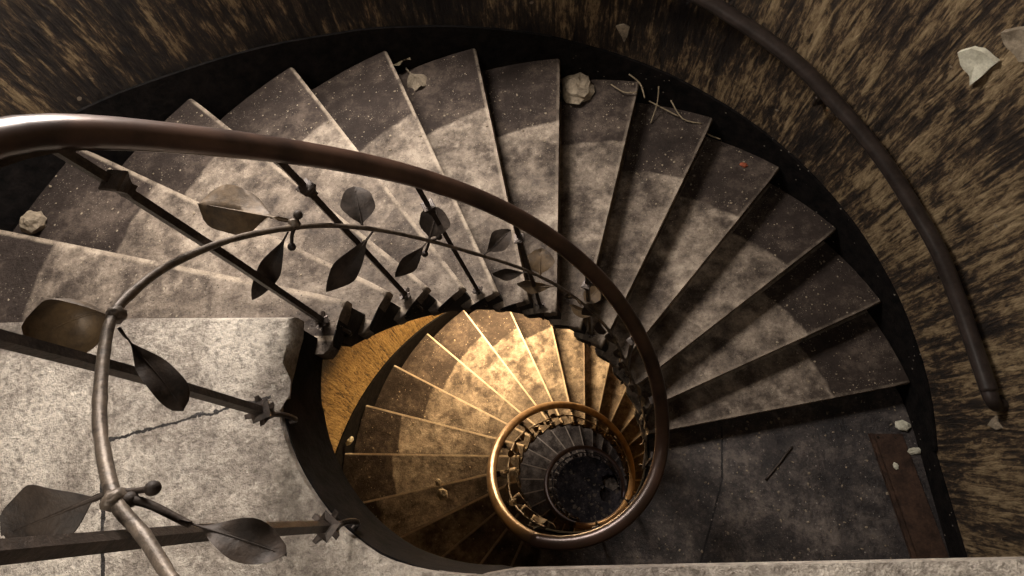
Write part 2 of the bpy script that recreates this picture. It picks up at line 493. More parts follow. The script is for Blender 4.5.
# windows in the round wall, out of the photograph but where its daylight comes from
M_GLASS = mat_simple('milky_window_glass', (.55, .58, .6), (.7, .72, .74), 3, .3, 0, 0)
M_FRAME = mat_simple('window_frame_paint', (.10, .08, .06), (.2, .17, .13), 12, .6, 0, .003)
for wi, (z0_, z1_) in enumerate(WIN):
    a0_, a1_ = R(WA0), R(WA1)
    bm = bmesh.new()
    A = [pol(2.17, a0_), pol(2.17, a1_)]
    d = (A[1] - A[0]).normalized(); nn = pol(1, (a0_ + a1_) / 2)
    def bar(p, q, za, zb, dep=.04):
        prism(bm, [p - nn * dep / 2, q - nn * dep / 2, q + nn * dep / 2, p + nn * dep / 2], za, zb)
    L_ = (A[1] - A[0]).length
    for u in (0, L_ / 2 - .02, L_ - .04): bar(A[0] + d * u, A[0] + d * (u + .04), z0_, z1_)
    for zz2 in (z0_, (z0_ * .4 + z1_ * .6), z1_ - .04): bar(A[0], A[1], zz2, zz2 + .04, .036)
    fr = link('window_%d' % (wi + 1), bm, M_FRAME, kind='structure')
    bm = bmesh.new(); prism(bm, [A[0] - nn * .004, A[1] - nn * .004, A[1] + nn * .004, A[0] + nn * .004], z0_ + .01, z1_ - .01)
    link('pane', bm, M_GLASS, fr)

# ------------------------------------------------------------------ floors and landings
def bevel_top(bm, sel, off, seg=4):
    bmesh.ops.bevel(bm, geom=sel, offset=off, segments=seg, profile=.5, affect='EDGES')


# ground floor of the well
bm = bmesh.new()
prism(bm, [pol(R_WALL + .1, R(i * 4.5)) for i in range(61)] + [Vector((0, -2.1, 0)), Vector((2.1, -2.1, 0))], -.2, 0)
link('floor_ground', bm, M_DARK, kind='structure')

# upper landing
arc0, arc1 = -math.acos(-1) - R(0), 0
pts = []
pts.append(npt(0, 2.0)); pts.append(npt(0, 1.4)); pts.append(npt(0, .9)); pts.append(npt(0, .475))
pts += [pol(.470, R(179.5)), pol(.475, R(-177)), pol(.482, R(-172)), pol(.493, R(-167.5))]
pts += [pol(.499 - .014 * max(0, min(1, (i - 12) / 6)), R(-163 + i * 4)) for i in range(19)]
y0 = pts[-1].y
YE = lambda x: -.470 + .032 * (x - .2)
pts += [Vector((x, YE(x), 0)) for x in (.05, .2, .6, 1.0, 1.5, 1.99)]
pts += [Vector((1.99, -1.99, 0)), Vector((0, -1.99, 0))] + [pol(1.99, R(-90 - i * 6)) for i in range(1, 15)]
bm = bmesh.new()
lo, hi = prism(bm, pts, Z1 - .058, Z1)
edge_n = 4 + 4 + 19 + 6
sel = [e for e in bm.edges if all(v in hi for v in e.verts) and any(abs(v.co.length - 0) >= 0 for v in e.verts)
       and all(hi.index(v) < edge_n for v in e.verts) and abs(hi.index(e.verts[0]) - hi.index(e.verts[1])) == 1]
bevel_top(bm, sel, .030, 5)
for v in bm.verts:
    if v.co.z > Z1 - .05: v.co += Vector((noise.noise(v.co * 9), noise.noise(v.co * 9 + Vector((5, 0, 0))), 0)) * .004
o = link('floor_upper_landing', bm, M_TOP, kind='structure', smooth=True); auto_smooth(o, 40)
bm = bmesh.new()
inner_ = [npt(0, 1.99, 0, .03), npt(0, 1.2, 0, .03), npt(0, .53, 0, .03)] + [pol(.51, R(-178 + i * 4.5)) for i in range(19)] + [Vector((x, YE(x) - .10, 0)) for x in (.12, .2, .6, 1.0, 1.5, 1.98)]
prism(bm, inner_ + [Vector((1.98, -1.98, 0)), Vector((0, -1.98, 0))] + [pol(1.98, R(-90 - i * 6)) for i in range(1, 15)], Z1 - .21, Z1 - .058)
link('floor_upper_landing_slab', bm, M_SOFFIT, kind='structure')
# black painted fascia of the landing edge
bm = bmesh.new()
ins = [pol(.50, R(-185 + i * 2.7)) for i in range(8)] + [pol(.4965 - .012 * max(0, min(1, (i - 12) / 6)), R(-163 + i * 4)) for i in range(19)]
ins += [Vector((x, YE(x) - dy, 0)) for x, dy in ((.05, .02), (.12, .05), (.2, .07), (.6, .08), (1.0, .08), (1.5, .08), (1.98, .08))]
outs = []
for i, p in enumerate(ins):
    a = ins[max(i - 1, 0)]; b = ins[min(i + 1, len(ins) - 1)]; t = (b - a).normalized(); outs.append(p + Vector((t.y, -t.x, 0)) * .02)
cols = [[bm.verts.new((p.x, p.y, Z1 - .215)), bm.verts.new((p.x, p.y, Z1 - .020)), bm.verts.new((q.x, q.y, Z1 - .020)), bm.verts.new((q.x, q.y, Z1 - .215))] for p, q in zip(ins, outs)]
for A, B in zip(cols, cols[1:]):
    for j in range(4): bm.faces.new((A[j], A[(j + 1) % 4], B[(j + 1) % 4], B[j]))
bm.faces.new(cols[0]); bm.faces.new(cols[-1][::-1])
for v in bm.verts:
    d = Vector((v.co.x, v.co.y, 0)).normalized()
o = link('trim_landing_edge', bm, M_SKIRT, kind='structure', smooth=True); auto_smooth(o)


def lower_landing(name, z, mat):
    """landing in the right and front quarter, from the last riser round to the first step down"""
    kf = 14.0
    a13 = npt(13, .5, 0, .03)
    P1 = [npt(13, R_OUT, 0, .05), npt(13, 1.2, 0, .05), npt(13, .5, 0, .05)]
    a0 = math.atan2(P1[-1].y, P1[-1].x); aend = th(-6)
    aend -= 2 * PI if aend > PI else 0
    n = 26
    end = npt(-6, .5); ae = math.atan2(end.y, end.x)
    arc = [pol(.497, a0 + (ae - a0) * i / n) for i in range(n + 1)]
    P2 = [npt(-6, .48), npt(-6, 1.2), npt(-6, 1.95)]
    P3 = [Vector((0, -1.99, 0)), Vector((1.99, -1.99, 0)), Vector((1.99, 0, 0)), Vector((1.985, .2, 0))]
    bm = bmesh.new()
    prism(bm, P1 + arc + P2 + P3, z - .2, z)
    o = link(name, bm, mat, kind='structure')
    bmb = bmesh.new()
    cols = []
    for i in range(n + 1):
        a = a0 + (ae - a0) * i / n
        cols.append([bmb.verts.new(pol(.49, a, z - .22)), bmb.verts.new(pol(.49, a, z + .004)), bmb.verts.new(pol(.502, a, z + .004)), bmb.verts.new(pol(.502, a, z - .22))])
    for A, B in zip(cols, cols[1:]):
        for j in range(4): bmb.faces.new((A[j], A[(j + 1) % 4], B[(j + 1) % 4], B[j]))
    bmb.faces.new(cols[0]); bmb.faces.new(cols[-1][::-1])
    return o, bmb


o, b_ = lower_landing('floor_middle_landing', Z2, M_DARK); link('trim_middle_landing_edge', b_, M_SKIRT, kind='structure', smooth=True)
o, b_ = lower_landing('floor_lower_landing', Z3, M_TREAD); link('trim_lower_landing_edge', b_, M_SKIRT, kind='structure', smooth=True)


# ------------------------------------------------------------------ flights of steps
def make_tread(z, k, parent):
    """stone tread with rounded nosing, front edge on nosing line k, back under step k-1"""
    T = .052
    nr = 18
    front = []; back_ = []
    for i in range(nr + 1):
        r = R_IN + (R_OUT - R_IN) * i / nr
        j = .0035 * noise.noise(Vector((r * 7, k * 3.3, z))) - .004 * max(0, noise.noise(Vector((r * 3, k * 5.1, z + 9))))
        p = npt(k, r)
        if i == nr: p = npt(k, R_OUT)
        p += (npt(k, r, 0, .02) - npt(k, r)) * (abs(j) * 40 * .02 / .02) * .05
        front.append(p)
    # back line: nosing line of the step above, moved under it
    for i in range(5):
        r = R_OUT - (R_OUT - R_IN - .02) * i / 4
        back_.append(npt(k - 1, r, 0, .05))
    pts = front
    # outer end follows the wall circle
    af = math.atan2(front[-1].y, front[-1].x); ab = math.atan2(back_[0].y, back_[0].x)
    if ab < af: ab += 2 * PI
    outer = [pol(R_OUT, af + (ab - af) * q / 4) for q in (1, 2, 3)]
    # inner end: nosing return with a small rounded horn
    af = math.atan2(front[0].y, front[0].x); ai = math.atan2(back_[-1].y, back_[-1].x)
    if ai < af: ai += 2 * PI
    inner = [pol(R_IN + .002 * math.sin(q), af + (ai - af) * q / 6) for q in (5, 4, 3, 2, 1)]
    allp = front + outer + back_ + inner
    bm = bmesh.new()
    lo, hi = prism(bm, allp, z - T, z)
    N = len(allp); nf = len(front)
    sel = []
    ok = set(range(nf)) | set(range(N - len(inner), N))
    for e in bm.edges:
        for ring in (hi, lo):
            if e.verts[0] in ring and e.verts[1] in ring:
                a, b = ring.index(e.verts[0]), ring.index(e.verts[1])
                if a in ok and b in ok and (abs(a - b) == 1 or {a, b} == {0, N - 1}): sel.append(e)
    bevel_top(bm, sel, .017, 3)
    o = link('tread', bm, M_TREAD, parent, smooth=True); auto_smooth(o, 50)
    return o


def make_flight(name, label, zland, k0, k1):
    """steps k0+1..k1, landing edge at k0 on level zland"""
    base = npt(k1, 1.2, zland - RISE * (k1 - k0 + 1))
    t = thing(name, label, 'staircase', base)
    zf = lambda k: zland - RISE * (k - k0)
    for k in range(k0 + 1, k1 + 1): make_tread(zf(k), k, t)
    # risers and soffit body in one stepped slab
    bm = bmesh.new()
    for k in range(k0 + 1, k1 + 2):
        a = th(k - 1); nA = 4
        ztop = zf(k - 1) - .045
        last = k == k1 + 1
        rin, rout = .505, 1.97
        # riser plate under nosing k-1
        q = [npt(k - 1, rin, 0, .028), npt(k - 1, rout, 0, .028), npt(k - 1, rout, 0, .075), npt(k - 1, rin, 0, .075)]
        zb = zf(k - 1) - .20 if not last else zf(k)
        if k > k0 + 1 or True: prism(bm, q, zb, ztop)
        if not last:
            q = [npt(k, rin, 0, .03), npt(k, rout, 0, .03)] + [npt(k - 1, rout, 0, .03), npt(k - 1, rin, 0, .03)]
            prism(bm, q, [zf(k) - .215, zf(k) - .215, zf(k - 1) - .215, zf(k - 1) - .215], [zf(k) - .05] * 4)
    o = link('riser_slab', bm, M_RISER, t)
    # string: dark curved band closing the inner ends, wavy under each tread
    bm = bmesh.new(); cols = []
    n = (k1 - k0) * 6
    for i in range(n + 1):
        k = k0 + .15 + (k1 - k0 + .25) * i / n
        kc = math.floor(k) + 1; fr = k - math.floor(k)
        zn = zf(k)
        ztop = min(zf(math.floor(k + 1)) - .045, zn + .2)
        a = math.atan2(npt(k, .5).y, npt(k, .5).x)
        dep = .215 + .085 * max(0, min(1, (8.5 - k) / 3))
        cols.append([bm.verts.new(pol(.484, a, zn - dep)), bm.verts.new(pol(.484, a, ztop)), bm.verts.new(pol(.512, a, ztop)), bm.verts.new(pol(.512, a, zn - dep))])
    for A, B in zip(cols, cols[1:]):
        for j in range(4): bm.faces.new((A[j], A[(j + 1) % 4], B[(j + 1) % 4], B[j]))
    bm.faces.new(cols[0]); bm.faces.new(cols[-1][::-1])
    o = link('string', bm, M_SOFFIT, t)
    return t


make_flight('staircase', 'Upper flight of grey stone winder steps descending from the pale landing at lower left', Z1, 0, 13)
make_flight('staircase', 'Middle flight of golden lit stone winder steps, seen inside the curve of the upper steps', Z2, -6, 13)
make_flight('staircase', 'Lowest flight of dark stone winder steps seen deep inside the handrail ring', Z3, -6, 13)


# ------------------------------------------------------------------ balustrades
def rail_pts(kz, step=.25, r=.51, h_=.72):
    out = []
    k = kz[0][0]
    while k <= kz[-1][0] + 1e-6:
        for (a, za), (b, zb) in zip(kz, kz[1:]):
            if a <= k <= b + 1e-6:
                z = za + (zb - za) * (k - a) / (b - a); break
        p = pol(r, th(k), z + h_); out.append(p); k += step
    return out


def smooth_z(p, it=6):
    for _ in range(it):
        z = [q.z for q in p]
        for i in range(1, len(p) - 1): p[i].z = (z[i - 1] + z[i] * 2 + z[i + 1]) / 4
    return p


def make_rail(pts, parent, mat=None):
    bm = bmesh.new(); tube(bm, pts, .0325, 20, .78)
    o = link('handrail', bm, mat or M_RAIL, parent, smooth=True)
    bm = bmesh.new()
    tube(bm, [p + Vector((0, 0, -.029)) for p in pts], .024, 4, .35, twist0=PI / 4)
    link('iron_core', bm, M_IRON, o)
    return o


def make_collar(a, r, z, parent, big=False, size=1.0):
    c = pol(r, a, z); bm = bmesh.new()
    e = pol(1, a); t = Vector((-e.y, e.x, 0))
    if big:
        prof = [(-.030, .011), (-.026, .017), (-.012, .015), (.006, .021), (.022, .029), (.028, .027), (.030, .012)]
    else:
        prof = [(-.022, .011), (-.018, .016), (-.006, .014), (.006, .020), (.016, .023), (.020, .012)]
    rings = []
    for dz, s_ in prof:
        s_ *= size; rings.append([bm.verts.new(c + e * x * s_ + t * y * s_ + Vector((0, 0, dz * size))) for x, y in ((1, 1), (-1, 1), (-1, -1), (1, -1))])
    for A, B in zip(rings, rings[1:]):
        for j in range(4): bm.faces.new((A[j], A[(j + 1) % 4], B[(j + 1) % 4], B[j]))
    bm.faces.new(rings[0][::-1]); bm.faces.new(rings[-1])
    if not big:      # four pointed fins
        for d1, d2 in ((e, t), (t, e), (-e, t), (-t, e)):
            p = [c + d1 * .012 * size + Vector((0, 0, -.012)), c + d1 * .038 * size + Vector((0, 0, .016)), c + d1 * .014 * size + Vector((0, 0, .012))]
            A = [bm.verts.new(q + d2 * .005) for q in p]; B = [bm.verts.new(q - d2 * .005) for q in p]
            bm.faces.new(A); bm.faces.new(B[::-1])
            for j in range(3): bm.faces.new((A[j], A[(j + 1) % 3], B[(j + 1) % 3], B[j]))
    return link('collar', bm, M_IRON, parent)


def make_baluster(a, zfoot, ztop, parent, detail=True, half=.0072, csize=.62, amp=1.0):
    """square iron bar standing on a scroll bracket fixed to the string"""
    bm = bmesh.new()
    r = .488
    zc = zfoot + .015
    pts = [pol(.507, a, ztop), pol(r + .01, a, ztop - .08), pol(r, a, (ztop + zc) / 2), pol(r, a, zc)]
    tube(bm, pts, half * 1.414, 4, 1.0, twist0=PI / 4, up=pol(1, a))
    # scroll
    sc_ = [pol(r, a, zc), pol(r - .006 * amp, a, zc - .03), pol(r - .028 * amp, a, zc - .05), pol(r - .036 * amp, a, zc - .075), pol(r - .030 * amp, a, zc - .10), pol(r - .010 * amp, a, zc - .115), pol(r + .012, a, zc - .11)]
    tube(bm, spline(sc_, 3), half * .8, 8)
    o = link('baluster', bm, M_IRON, parent)
    make_collar(a, r, zc, o, False, csize)
    if detail: make_collar(a, r, ztop - .105, o, True, .62)
    return o


def leaf_mesh(bm, base, tip, width, style='thin', nrm=None, seed=0):
    base = Vector(base); tip = Vector(tip); d = tip - base; L = d.length; d.normalize()
    if nrm is None:
        c = (base + tip) / 2
        nrm = Vector((-c.x * .9, -c.y * .9, 0)).normalized() * .75 + Vector((0, 0, .75))
    nrm = (nrm - d * nrm.dot(d)).normalized(); s = d.cross(nrm).normalized()
    nu, nv = 18, 8
    rnd = random.Random(seed)
    ph = rnd.random() * 6
    if style == 'cup': fold, curl, wave, pw, pet = -.62, -.05, .05, .85, .14
    elif style == 'flat': fold, curl, wave, pw, pet = .10, .06, .07, .95, .12
    elif style == 'fold': fold, curl, wave, pw, pet = -.50, .10, .16, .80, .22
    elif style in ('round', 'heart'): fold, curl, wave, pw, pet = .16, .10, .04, .95, .14
    elif style == 'twist': fold, curl, wave, pw, pet = .22, .10, .30, .85, .16
    else: fold, curl, wave, pw, pet = .22, .12, .07, .90, .18
    g = []
    for i in range(nu + 1):
        u = i / nu
        if u < pet: hw = .06 + .04 * u / pet
        else:
            q = (u - pet) / (1 - pet)
            hw = (math.sin(min(1, q * 1.7) * PI / 2) ** 1.3) * (1 - q ** 5) ** .5 if style in ('cup', 'fold', 'flat', 'twist') else max(.0, math.sin(PI * q ** {'fold': 1.5, 'cup': 1.0, 'flat': 1.0, 'twist': 1.25}.get(style, 1.1 if style == 'thin' else 1.0)) ** (.62 if style in ('round', 'heart', 'flat', 'cup') else .85)) + .07 * (1 - q)
        row = []
        tw = {'twist': .7, 'thin': .45}.get(style, .0) * (u - .3)
        for j in range(-nv // 2, nv // 2 + 1):
            v = j / (nv / 2)
            wv = hw * width / 2 * (1 + (.05 * math.sin(u * 14 + ph + j) if abs(v) > .9 else 0))
            side = s * math.cos(tw) + nrm * math.sin(tw); nn = nrm * math.cos(tw) - s * math.sin(tw)
            notch = 0
            if style == 'heart' and u > .8: notch = -(u - .8) * (1 - abs(v)) * L * .8
            if style == 'cup':
                ang = v * 1.25
                off = side * (math.sin(ang) / 1.25 * wv * 1.25) + nn * ((1 - math.cos(ang)) * wv * 1.35 - .75 * wv)
                rim = nn * (max(0, u - .72) ** 1.3 * L * 1.3)
                p = base + d * (u * L) + off + rim
            else:
                p = base + d * (u * L + notch) + side * (v * wv) + nn * (fold * abs(v) * wv + curl * L * math.sin(PI * u) * .5 + wave * width * .5 * abs(v) * math.sin(u * 11 + ph + (1.5 if v > 0 else 0)))
            row.append(p)
        g.append(row)
    T = .0016
    A = [[bm.verts.new(p) for p in row] for row in g]
    B = [[bm.verts.new(p - nrm * T) for p in row] for row in g]
    for i in range(nu):
        for j in range(nv):
            bm.faces.new((A[i][j], A[i][j + 1], A[i + 1][j + 1], A[i + 1][j]))
            bm.faces.new((B[i][j], B[i + 1][j], B[i + 1][j + 1], B[i][j + 1]))
        for jj, flip in ((0, 0), (nv, 1)):
            f = (A[i][jj], A[i + 1][jj], B[i + 1][jj], B[i][jj]); bm.faces.new(f if not flip else f[::-1])
    bm.faces.new([A[0][j] for j in range(nv + 1)] + [B[0][j] for j in range(nv, -1, -1)])
    bm.faces.new([A[nu][j] for j in range(nv, -1, -1)] + [B[nu][j] for j in range(nv + 1)])
    # raised midrib
    tube(bm, [g[i][nv // 2] + nrm * .0006 for i in range(0, nu, 2)], [width * .035 * (1 - i / nu * .8) for i in range(0, nu, 2)], 6)


def add_leaf(vine, base, tip, width, style, mat=M_LEAF_DK, label=None, seed=0, nrm=None):
    bm = bmesh.new(); leaf_mesh(bm, base, tip, width, style, nrm, seed)
    o = link('leaf', bm, mat, vine, smooth=True); auto_smooth(o, 60)
    if label: o['label'] = label
    return o


def add_bud(vine, pts, r):
    bm = bmesh.new(); tube(bm, spline(pts, 4), r * .42, 8); ball(bm, pts[-1], r, 14)
    return link('bud', bm, M_LEAF_DK, vine, smooth=True)


# --- upper balustrade: landing edge and first flight
ub = thing('balustrade', 'Near balustrade with thick copper brown handrail and dark iron vine along upper steps', 'balustrade', (-.5, 0, Z1))
P_ = [Vector((1.8, -.44, Z1 + .74)), Vector((1.0, -.455, Z1 + .74)), Vector((.4, -.472, Z1 + .74)), Vector((.1, -.49, Z1 + .74))]
kz = [(-6.2, Z1 + .04), (-1.3, Z1 + .03), (.6, Z1 - .085), (13.6, Z1 - RISE * 13.6), (14.4, Z2), (21.8, Z2)]
hel = smooth_z(rail_pts(kz, .25), 8)
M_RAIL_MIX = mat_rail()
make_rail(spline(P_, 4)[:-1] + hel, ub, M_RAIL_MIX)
znose = lambda k: Z1 - RISE * k if k > 0 else Z1
# balusters: azimuth, foot level
for az in (170.0, 143.5, 117.5, 91.6, 65.5, 39.5, 13.5):
    k = (math.degrees(TH0) - az) / math.degrees(AL)
    make_baluster(R(az), Z1 - RISE * round(k + .1), Z1 - RISE * k + .70, ub)
for az in (-157, -124.5):
    make_baluster(R(az), Z1 + .06, Z1 + .76, ub, False, .0075, .85, .25)
for az in (-14, -42, -70):
    make_baluster(R(az), Z2, Z2 + .70, ub)
VP = [(-0.02, -.47, 9.80), (-0.152, -0.445, 9.758), (-0.182, -0.433, 9.748), (-0.247, -0.4, 9.718), (-0.294, -0.366, 9.715), (-0.362, -0.299, 9.687), (-0.4, -0.247, 9.669), (-0.436, -0.175, 9.651), (-0.454, -0.123, 9.638), (-0.464, -0.076, 9.612), (-0.47, 0.003, 9.55), (-0.458, 0.105, 9.444), (-0.425, 0.2, 9.315), (-0.382, 0.274, 9.184), (-0.308, 0.355, 8.981), (-0.178, 0.435, 8.682), (-0.008, 0.47, 8.412), (0.152, 0.445, 8.18), (0.289, 0.37, 7.93)]
for az in (38, 24, 10, -4, -20):
    k = (math.degrees(TH0) - az) / math.degrees(AL)
    VP.append(tuple(pol(.465, R(az), max(Z1 - RISE * k, Z2) + .27 + .03 * math.sin(az))))
vp = spline(VP, 5)
bm = bmesh.new()
rad = [.0056 + .0038 * min(1, i / 26) - .0030 * min(1, i / 60) + (.0012 * math.sin(i * 1.7) if i % 5 == 0 else 0) for i in range(len(vp))]
tube(bm, vp, rad, 10)
# woody knots where the stem forks
for c in ((-.294, -.366, 9.715), (-.455, -.115, 9.632), (-.42, .212, 9.312)):
    ball(bm, c, .0125, 12, .2, (1, 1, 1.1))
vine = link('vine', bm, M_VINE, ub, smooth=True)
LEAVES = [
    ((-0.416, 0.218, 9.307), (-0.634, 0.257, 9.36), 0.116, 'fold', 'large brown leaf folded along its midrib'),
    ((-0.455, -0.108, 9.622), (-0.575, -0.138, 9.632), 0.100, 'cup', 'golden brown leaf curled into a cup'),
    ((-0.449, -0.134, 9.627), (-0.375, -0.241, 9.554), 0.046, 'twist', None),
    ((-0.307, -0.359, 9.712), (-0.424, -0.402, 9.712), 0.080, 'flat', 'broad flat leaf with a split along its middle'),
    ((-0.236, -0.386, 9.683), (-0.124, -0.423, 9.649), 0.044, 'twist', 'wavy leaf on a long stalk'),
    ((-0.433, 0.182, 9.316), (-0.536, 0.064, 9.244), 0.047, 'thin', None),
    ((-0.338, 0.327, 9.104), (-0.379, 0.414, 9.148), 0.084, 'round', None),
    ((-0.345, 0.319, 9.07), (-0.504, 0.184, 8.992), 0.068, 'thin', None),
    ((-0.251, 0.397, 8.867), (-0.227, 0.485, 8.9), 0.092, 'round', None),
    ((-0.266, 0.387, 8.868), (-0.388, 0.306, 8.8), 0.053, 'thin', None),
    ((-0.134, 0.451, 8.628), (-0.043, 0.528, 8.646), 0.070, 'thin', None),
    ((-0.007, 0.47, 8.421), (-0.162, 0.485, 8.386), 0.050, 'thin', None),
    ((0.03, 0.469, 8.369), (0.037, 0.569, 8.411), 0.105, 'heart', None),
    ((0.092, 0.461, 8.29), (-0.095, 0.516, 8.20), 0.060, 'thin', None),
    ((0.177, 0.436, 8.139), (0.251, 0.494, 8.151), 0.072, 'round', None),
    ((0.246, 0.4, 8.03), (0.115, 0.494, 7.97), 0.056, 'thin', None)]
NR = {0: Vector((.55, -.46, .7)), 1: Vector((.70, -.45, .50)), 2: Vector((.66, -.20, .72)), 3: Vector((.72, 0, .68)), 4: Vector((.57, .05, .82))}
for i, (b, t, w_, st, lb) in enumerate(LEAVES):
    if st in ('round', 'thin', 'heart'):
        b = min(vp, key=lambda q: (q - Vector(b)).length)
    add_leaf(vine, b, t, w_, st, M_LEAF if i < 2 or i > 11 else M_LEAF_DK, lb, i, NR.get(i))
# leaves of the steep lower end of the vine
rl = random.Random(4)
for i in range(26):
    j = 84 + i
    if j >= len(vp) - 1: break
    b = vp[j]; t = (vp[j + 1] - vp[j - 1]).normalized(); rad_ = Vector((b.x, b.y, 0)).normalized()
    sgn = 1 if i % 2 else -1
    tip = b + (t * rl.uniform(.02, .07) + Vector((0, 0, 1)) * sgn * rl.uniform(.05, .10) - rad_ * rl.uniform(-.03, .03))
    add_leaf(vine, b, tip, rl.uniform(.045, .075), 'round' if i % 3 == 0 else 'thin', M_LEAF if i % 2 else M_LEAF_DK, None, 30 + i, -rad_ + Vector((0, 0, .4)))
add_bud(vine, [(-0.304, -0.358, 9.712), (-0.283, -0.357, 9.704), (-0.250, -0.355, 9.717)], .0082)
add_bud(vine, [(-0.304, -0.362, 9.708), (-0.293, -0.366, 9.704), (-0.283, -0.366, 9.708)], .0088)
bm = bmesh.new(); tube(bm, spline([(-0.300, -0.362, 9.712), (-0.279, -0.366, 9.708), (-0.262, -0.372, 9.698), (-0.236, -0.386, 9.684), (-.225, -.391, 9.681)], 5), [.0055 - .00008 * i for i in range(21)], 8)
link('leaf_stalk', bm, M_LEAF_DK, vine, smooth=True)
add_bud(vine, [(-0.414, 0.213, 9.310), (-0.412, 0.22, 9.315), (-0.409, 0.229, 9.319)], .0105)
add_bud(vine, [(-0.418, 0.208, 9.308), (-0.425, 0.188, 9.304), (-0.427, 0.164, 9.294)], .0095)
add_bud(vine, [(-.262, .389, 8.87), (-0.27, 0.395, 8.84), (-0.295, 0.38, 8.799)], .0110)
add_bud(vine, [(-.255, .393, 8.86), (-0.25, 0.4, 8.85), (-0.237, 0.412, 8.845)], .0110)


# --- balustrades of the two lower flights
def flight_balustrade(label, zland, zend, first_k, rail_mat, leaf_mat, vine_mat, seed, loc):
    t = thing('balustrade', label, 'balustrade', loc)
    kz = [(-6.2, zland), (-5.5, zland - .1), (13.6, zland - RISE * 19.6), (14.4, zend), (21.8, zend)]
    if zend <= 0.01: kz = kz[:-1] + [(15.2, zend)]
    pts = smooth_z(rail_pts(kz, .25), 6)
    make_rail(pts, t, rail_mat)
    kk = -5.5
    while kk < 14:
        a = th(kk)
        make_baluster(a, zland - RISE * (round(kk + .1) + 6), zland - RISE * (kk + 6) + .70, t, True); kk += 2
    kz2 = []
    rr = random.Random(seed)
    vpts = []
    k = -6.0
    while k < 14.5:
        z = zland - RISE * (k + 6)
        vpts.append(pol(.468, th(k), max(z, zend) + .36 + .05 * math.sin(k * 1.3))); k += .8
    vps = spline(vpts, 4)
    bm = bmesh.new(); tube(bm, vps, .0075, 7); v = link('vine', bm, vine_mat, t, smooth=True)
    n = 0
    for j in range(2, len(vps) - 2, 3):
        b = vps[j]; tt = (vps[j + 1] - vps[j - 1]).normalized(); rd = Vector((b.x, b.y, 0)).normalized()
        sg = 1 if n % 2 else -1
        tip = b + tt * rr.uniform(.03, .09) + Vector((0, 0, sg * rr.uniform(.05, .11))) - rd * rr.uniform(-.02, .05)
        add_leaf(v, b, tip, rr.uniform(.05, .08), 'round' if n % 3 == 0 else 'thin', leaf_mat, None, seed + n, -rd + Vector((0, 0, .6))); n += 1
    return t


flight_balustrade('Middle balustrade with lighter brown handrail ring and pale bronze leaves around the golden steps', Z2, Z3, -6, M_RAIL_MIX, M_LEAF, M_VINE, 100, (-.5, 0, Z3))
flight_balustrade('Lowest balustrade, smallest dark handrail ring deep in the well around the black floor', Z3, Z4, -6, M_RAIL, M_LEAF_DK, M_IRON, 300, (-.5, 0, Z4))

# ------------------------------------------------------------------ handrail on the wall, right
wr = thing('wall_handrail', 'Long black curved handrail fixed to the streaked brown wall at right', 'handrail', (1.95, .1, Z2))
pts = []
for az in (104, 92, 80): pts.append(pol(1.93, R(az), Z1 - RISE * (math.degrees(TH0) - az) / math.degrees(AL) + .72))
pts += [Vector(p) for p in [(0.764, 1.772, 8.443), (0.931, 1.691, 8.368), (1.091, 1.592, 8.292), (1.23, 1.487, 8.218), (1.354, 1.376, 8.134), (1.49, 1.226, 8.043), (1.606, 1.07, 7.957), (1.707, 0.9, 7.869), (1.789, 0.723, 7.798), (1.861, 0.511, 7.701), (1.9, 0.338, 7.64), (1.919, 0.208, 7.608), (1.927, 0.115, 7.595)]]
bm = bmesh.new(); tube(bm, spline(pts, 4), .035, 18, .85)
rail = link('rail', bm, M_RAIL_DK, wr, smooth=True)
bm = bmesh.new()
tube(bm, spline([(1.925, .135, 7.595), (1.930, .085, 7.588), (1.945, .062, 7.57), (1.968, .060, 7.555), (1.995, .068, 7.55)], 4), [.0325 - .0003 * i for i in range(17)], 16, .85)
link('scroll_end', bm, M_RAIL_DK, wr, smooth=True)
for c in ((1.332, 1.424, 8.077), (1.842, 0.64, 7.710), (.62, 1.82, 8.44)):
    c = Vector(c); a = math.atan2(c.y, c.x); bm = bmesh.new()
    tube(bm, spline([pol(1.925, a, c.z + .03), pol(1.93, a, c.z - .02), pol(1.955, a, c.z - .045), pol(1.999, a, c.z - .045)], 4), .009, 8)
    tube(bm, [pol(1.988, a, c.z - .045), pol(1.999, a, c.z - .045)], .026, 14)
    link('bracket', bm, M_IRON, wr, smooth=True)


# ------------------------------------------------------------------ flakes and debris
def flake(outline, label, mat, depth=.012, curl=.03, group=None, name='plaster_flake', cat='plaster'):
    """a curled flake of plaster peeling off the wall; outline in wall coordinates"""
    bm = bmesh.new()
    c = sum((Vector(p) for p in outline), Vector()) / len(outline)
    n = Vector((-c.x, -c.y, 0)).normalized()
    sub = []
    for i in range(len(outline)):
        a = Vector(outline[i]); b = Vector(outline[(i + 1) % len(outline)])
        for t in (0, .33, .66):
            p = a.lerp(b, t); j = noise.noise(p * 60) * .006
            sub.append(p + (p - c).normalized() * j)
    A = [bm.verts.new(p + n * (.004 + curl * (.4 + .6 * noise.noise(p * 14)))) for p in sub]
    I = [bm.verts.new(c.lerp(p, .5) + n * (.006 + curl * .25 * (1 + noise.noise(p * 25)))) for p in sub]
    B = [bm.verts.new(p - n * .002) for p in sub]
    cc = bm.verts.new(c + n * .012)
    m_ = len(sub)
    for i in range(m_):
        j = (i + 1) % m_
        bm.faces.new((A[i], A[j], I[j], I[i])); bm.faces.new((I[i], I[j], cc)); bm.faces.new((B[i], B[j], A[j], A[i]))
    bm.faces.new(B[::-1])
    o = link(name, bm, mat, smooth=True); auto_smooth(o, 45)
    return tag(o, label, cat, group)


